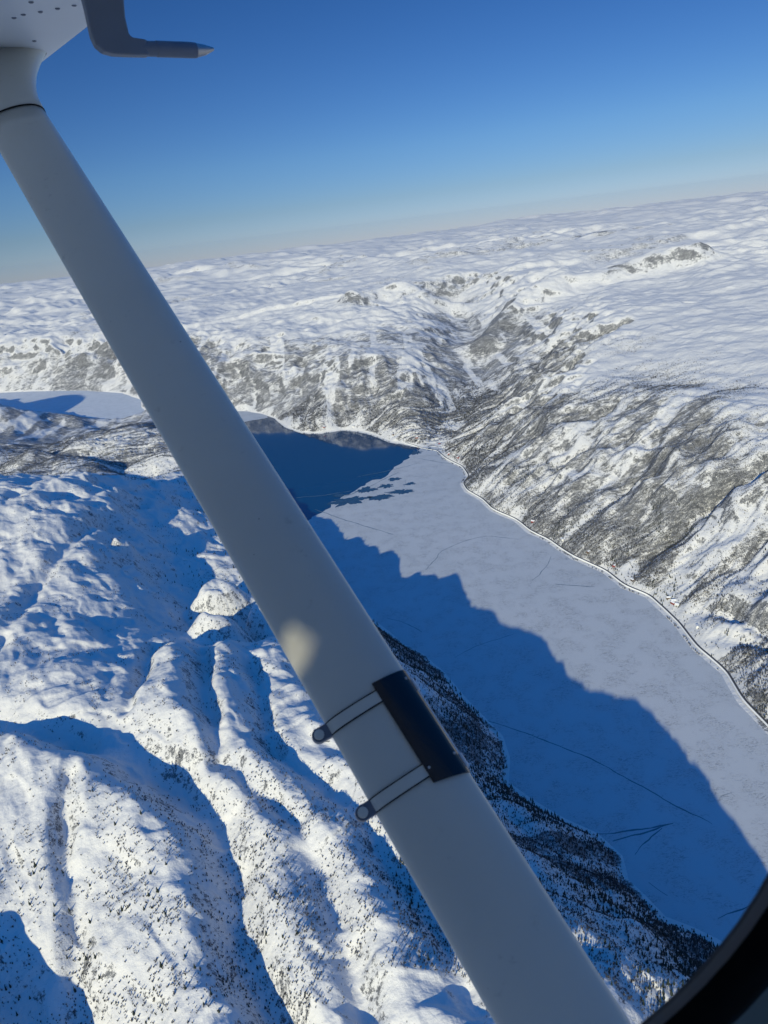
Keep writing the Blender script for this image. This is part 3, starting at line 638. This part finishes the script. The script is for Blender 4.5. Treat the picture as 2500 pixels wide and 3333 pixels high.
def chord_at(i):
    return unit(CH[i])
def section(c, ch, nrm, w, th, n=36):
    """streamlined section: blunt nose at +w/2, tapering tail at -w/2"""
    out = []
    for k in range(n):
        a = 2 * math.pi * k / n; s = math.cos(a)
        t = math.sin(a)
        x = s * w / 2; y = math.copysign(abs(t) ** .85, t) * th / 2 * (1.0 + .18 * s)
        out.append(c + ch * x + nrm * y)
    return np.array(out)
STRUT = []
NS = 40
for i in range(NS):
    s = i / (NS - 1); c = S0 + (S1 - S0) * s; w = SW0 + (SW1 - SW0) * s
    STRUT.append(section(c, SC, SN, w, .052))
sv, sf = loft(STRUT)
strut = fixn(pobj("wing_strut", sv, sf, PAINT, plane, True)); strut['label'] = "long grey streamlined strut crossing the view diagonally"
# flared cuff where the strut meets the wing
def cuffsec(s, g=1.0):
    c = S1 + SA * (.002 + .50 * s); fl = s ** 2.2
    return section(c + SC * (.15 * fl), unit(SC + SA * .35 * fl), SN, SW1 * (1.03 + 2.9 * fl) * g, .058 * (1 + 2.0 * fl) * g)
cv, cf = loft([cuffsec(i / 15) for i in range(16)])
cuff = fixn(pobj("strut_cuff", cv, cf, PAINT, plane, True))
# seam between cuff and strut
seam = fixn(pobj("seam", *loft([section(S1 + SA * d, SC, SN, SW1 * 1.0325, .0588) for d in (-.0006, .0006)]), BLACK, cuff))
joint = fixn(pobj("seam", *loft([cuffsec(.56 + d, 1.008) for d in (-.003, .003)]), BLACK, cuff))
# plate strapped to the strut
def onstrut(a, b, h): return SP + SA * a + SC * b + SN * h
def halfthick(b):
    s = max(-1, min(1, b / .071)); return .026 * (1 + .18 * s) * (math.sin(math.acos(s)) ** .85)
bracket = bpy.data.objects.new("strut_bracket", None); C.objects.link(bracket); bracket.parent = plane
bracket['label'] = "dark plate and two straps clamped on the strut"
def skin_patch(name, corners, h, mat, parent, nb=14):
    """a thin plate lying on the strut's skin; corners a,b: four, in order"""
    P = np.array(corners); v = []; f = []
    for lay in (h, h - .0035):
        for i in range(nb + 1):
            for j in range(nb + 1):
                s, t = i / nb, j / nb
                p = (P[0] * (1 - s) + P[3] * s) * (1 - t) + (P[1] * (1 - s) + P[2] * s) * t
                b = p[1]; hh = halfthick(b) if abs(b) < .071 else 0
                v.append(onstrut(p[0], b, hh + lay))
    n = nb + 1
    for i in range(nb):
        for j in range(nb):
            q = (i * n + j, i * n + j + 1, (i + 1) * n + j + 1, (i + 1) * n + j); f.append(q); f.append(tuple(k + n * n for k in q[::-1]))
    edge = [i * n for i in range(n)] + [(n - 1) * n + j for j in range(1, n)] + [i * n + n - 1 for i in range(n - 2, -1, -1)] + [j for j in range(n - 2, 0, -1)]
    for k in range(len(edge)):
        a, b = edge[k], edge[(k + 1) % len(edge)]; f.append((a, b, b + n * n, a + n * n))
    return fixn(pobj(name, v, f, mat, parent, False))
plate = skin_patch("plate", [(PLATE[0][0], PLATE[0][1]), (PLATE[1][0], .0705), (PLATE[2][0], .0705), (PLATE[3][0] + .004, PLATE[3][1])], .004, NAVY, bracket)
for (a0, a1) in ((.352, .3335), (.2305, .2120)):
    st = skin_patch("strap", [(a0, -.0706), (a0, .014), (a1, .014), (a1, -.0706)], .0022, PAINT, bracket)
    for e in (a0, a1):
        skin_patch("strap_edge", [(e + .0007, -.0706), (e + .0007, .0135), (e - .0007, .0135), (e - .0007, -.0706)], .0030, BLACK, st)
    ac = (a0 + a1) / 2
    # ear of the strap standing out past the trailing edge, with its bolt
    pts = []
    for k in range(17):
        t = math.pi / 2 + math.pi * k / 16
        pts.append((ac + .0105 * math.sin(t) , -.0865 + .0105 * math.cos(t) ))
    pts = [(ac + .0105, -.066)] + pts + [(ac - .0105, -.066)]
    v = [onstrut(a, b, h) for h in (.006, -.006) for a, b in pts]; n = len(pts)
    f = [tuple(range(n)), tuple(range(n, 2 * n))[::-1]] + [(k, (k + 1) % n, (k + 1) % n + n, k + n) for k in range(n)]
    ear = fixn(pobj("strap_ear", v, f, DARKP, bracket)); bevel(ear, .0015)
    ring = lambda r, h: [onstrut(ac + r * math.sin(t), -.0865 + r * math.cos(t), h) for t in np.linspace(0, 2 * math.pi, 24, endpoint=False)]
    bv, bf = loft([np.array(ring(.0072, .006)), np.array(ring(.0072, .0095)), np.array(ring(.0056, .0105))])
    fixn(pobj("bolt", bv, bf, PAINT, bracket))
for a, b in SCREWS:
    h = halfthick(b) + .004
    rg = lambda r, hh: np.array([onstrut(a + r * math.sin(t), b + r * math.cos(t), hh) for t in np.linspace(0, 2 * math.pi, 14, endpoint=False)])
    fixn(pobj("screw", *loft([rg(.0020, h - .001), rg(.0020, h + .0008), rg(.0012, h + .0014)]), STEEL, bracket))
# light rail with two clips along the leading edge beside the plate
def rodring(a, r, b=.0715, h=.0035): return np.array([onstrut(a, b + r * math.cos(t), h + r * 1.3 * math.sin(t)) for t in np.linspace(0, 2 * math.pi, 14, endpoint=False)])
rail = fixn(pobj("edge_rail", *loft([rodring(a, .0026) for a in np.linspace(.196, .362, 8)]), WINGP, bracket, True))
for a in (.336, .209):
    fixn(pobj("clip", *loft([rodring(a - .011, .0026), rodring(a - .009, .0046), rodring(a + .009, .0046), rodring(a + .011, .0026)]), WINGP, bracket))
# ---- wing
def wpt(o, f, h): return LE + WO * o + WF * f + WN * h
prof = [(0.0, 0.03), (-.01, .006), (-.04, -.001), (-.12, 0), (-.5, 0), (-1.1, .01), (-1.55, .05), (-1.55, .058), (-1.1, .13), (-.6, .19), (-.25, .18), (-.08, .125), (-.02, .075)]
rings = [np.array([wpt(o, f, h) for f, h in prof]) for o in (-2.6, -1.6, -.8, 0, .8, 2.0, 3.4)]
wv, wf = loft(rings)
wing = fixn(pobj("wing", wv, wf, WINGP, plane, True)); wing['label'] = "pale riveted underside of the wing"
m = wing.modifiers.new("e", 'EDGE_SPLIT'); m.split_angle = R(50)
for o, f in [q_ for q_ in RIVETS if q_[1] < -.09]:
    rr = lambda r, h: np.array([wpt(o + r * math.cos(t), f + r * math.sin(t), h) for t in np.linspace(0, 2 * math.pi, 10, endpoint=False)])
    fixn(pobj("rivet", *loft([rr(.0052, .0005), rr(.0052, -.0012), rr(.003, -.0026)]), DARKP, wing))
# ---- pitot tube on its blade mast
pitot = bpy.data.objects.new("pitot_tube", None); C.objects.link(pitot); pitot.parent = plane
PU = V3(0, 0, 1); PNn = np.cross(WF, PU)
prof = [(-.042, .205), (-.0385, .14), (-.0345, .06), (-.0347, .037), (-.0347, .0146), (-.0307, -.0005), (-.0186, -.011), (0.0006, -.0154), (.035, -.0163), (.070, -.0165), (.070, .0100), (.0426, .0131), (.0372, .0191), (.0363, .0466), (.041, .077), (.046, .14), (.052, .205)]
n = len(prof)
def blade(off, sh):
    c = np.array([0.0, .03]); out = []
    for f, u in prof:
        out.append(PIT + WF * (f * (1 - sh) + .002 * sh) + PU * (u if u > .15 else u + sh * (.0 if u > .01 else .006)) + PNn * off)
    return np.array(out)
mast = fixn(pobj("mast", *loft([blade(-.013, .10), blade(-.009, 0), blade(.009, 0), blade(.013, .10)]), DARKP, pitot)); bevel(mast, .003, 3)
tz = -.0032
def tring(f, r, dz=0): return np.array([PIT + WF * f + PU * (tz + dz + r * math.cos(t)) + PNn * r * math.sin(t) for t in np.linspace(0, 2 * math.pi, 28, endpoint=False)])
fixn(pobj("tube", *loft([tring(.055, .0132), tring(.088, .0134), tring(.0885, .0142), tring(.16, .0142, -.001), tring(.170, .0138, -.0014)]), DARKP, pitot, False))
fixn(pobj("nozzle", *loft([tring(.1702, .0132, -.0014), tring(.190, .0095, -.0005), tring(.207, .0040, .0012), tring(.2095, .0030, .0014), tring(.2098, .0016, .0014)]), STEEL, pitot, False))
# ---- cabin side with its rounded window
WZ = R(-10); N_ = V3(math.sin(WZ), math.cos(WZ), 0); RT = V3(math.cos(WZ), -math.sin(WZ), 0); UP = V3(0, 0, 1)
def rrect(x0, x1, y0, y1, r, k=16):
    out = []
    for cx, cy, a0 in ((x1 - r, y0 + r, -90), (x1 - r, y1 - r, 0), (x0 + r, y1 - r, 90), (x0 + r, y0 + r, 180)):
        for i in range(k + 1):
            t = R(a0 + 90 * i / k); out.append((cx + r * math.cos(t), cy + r * math.sin(t)))
    return np.array(out)
def ring3(pts, d): return np.array([RT * x + UP * y + N_ * d for x, y in pts])
win = (-.62, .233, -.443, .36)
def grow(g, k=.007):
    g = g + k; return rrect(win[0] - g, win[1] + g, win[2] - g, win[3] + g, .193 + g)
seal = fixn(pobj("window_seal", *loft([ring3(grow(.002), .240), ring3(grow(.006), .233), ring3(grow(.020), .230), ring3(grow(.031), .233), ring3(grow(.034), .240), ring3(grow(.034), .252), ring3(grow(.014), .252), ring3(grow(.002), .240)], caps=False), BLACK, plane, True))
pane_m = bpy.data.materials.new("clear_acrylic"); pane_m.use_nodes = True; pt = pane_m.node_tree; pt.nodes.remove(pt.nodes["Principled BSDF"])
tb = pt.nodes.new("ShaderNodeBsdfTransparent"); tb.inputs[0].default_value = (1, 1, 1, 1); pt.links.new(tb.outputs[0], pt.nodes["Material Output"].inputs[0])
pp = ring3(grow(.006), .243)
pane = pobj("window_pane", pp, [tuple(range(len(pp)))], pane_m, plane)
big = rrect(-2.5, 1.25, -1.05, .98, .25)
def hole_cap(c, rx, ry, d, k):  # rear bulkhead with a hole added to throw a sun spot on the strut
    ang = np.arctan2(k[:, 1] - c[1], k[:, 0] - c[0]); return ring3(np.stack([c[0] + rx * np.cos(ang), c[1] + ry * np.sin(ang)], 1), d)
SPOT_HOLE = (-1.928, .690)
cab = fixn(pobj("cabin_wall", *loft([ring3(grow(.032), .236), ring3(rrect(-2.4, 1.2, -1.0, .9, .2), .236), ring3(big, .20), ring3(big, -1.9), hole_cap(SPOT_HOLE, .028, .050, -1.9, big)], caps=False), TRIM, plane)); dimmer_m = bpy.data.materials.new('spot_dimming_tint'); dimmer_m.use_nodes = True; q_t = dimmer_m.node_tree; q_t.nodes.remove(q_t.nodes['Principled BSDF'])
q_b = q_t.nodes.new('ShaderNodeBsdfTransparent'); q_b.inputs[0].default_value = (.40, .38, .37, 1); q_t.links.new(q_b.outputs[0], q_t.nodes['Material Output'].inputs[0])
hp = hole_cap(SPOT_HOLE, .034, .046, -1.899, big); pobj('sun_spot_dimmer', hp, [tuple(range(len(hp)))], dimmer_m, plane)  # unseen tinted sheet added over the hole to dim the strut's sun spot
bmc = bmesh.new(); bmc.from_mesh(cab.data)   # the forward side is open: the windscreen's light comes in there
bmesh.ops.delete(bmc, geom=[f_c for f_c in bmc.faces if all((V3(*v_.co) @ RT) > 1.2 for v_ in f_c.verts) and (max(V3(*v_.co) @ N_ for v_ in f_c.verts) - min(V3(*v_.co) @ N_ for v_ in f_c.verts)) > 1], context='FACES')
bmc.to_mesh(cab.data); bmc.free()
bead_m = bpy.data.materials.new('cloudy_acrylic_edge'); bead_m.use_nodes = True; b_t = bead_m.node_tree; b_t.nodes.remove(b_t.nodes['Principled BSDF'])
b_b = b_t.nodes.new('ShaderNodeBsdfTranslucent'); b_b.inputs[0].default_value = (.30, .30, .30, 1); b_t.links.new(b_b.outputs[0], b_t.nodes['Material Output'].inputs[0])
fixn(pobj("window_bead", *loft([ring3(grow(-.006), .2425), ring3(grow(-.006), .2405), ring3(grow(.004), .2395), ring3(grow(.004), .2435), ring3(grow(-.006), .2425)], caps=False), bead_m, plane))
cab['label'] = "grey green cabin side around the window"
# outer skin of the fuselage side
skin = fixn(pobj("fuselage_skin", *loft([ring3(grow(.036), .25), ring3(grow(.05), .262), ring3(rrect(-2.55, 1.3, -1.1, 1.02, .25), .262), ring3(rrect(-2.6, 1.35, -1.15, 1.05, .25), .22), ring3(rrect(-2.6, 1.35, -1.15, 1.05, .25), -.4)], caps=False), WINGP, plane))
# the wing root meets the cabin roof above the camera
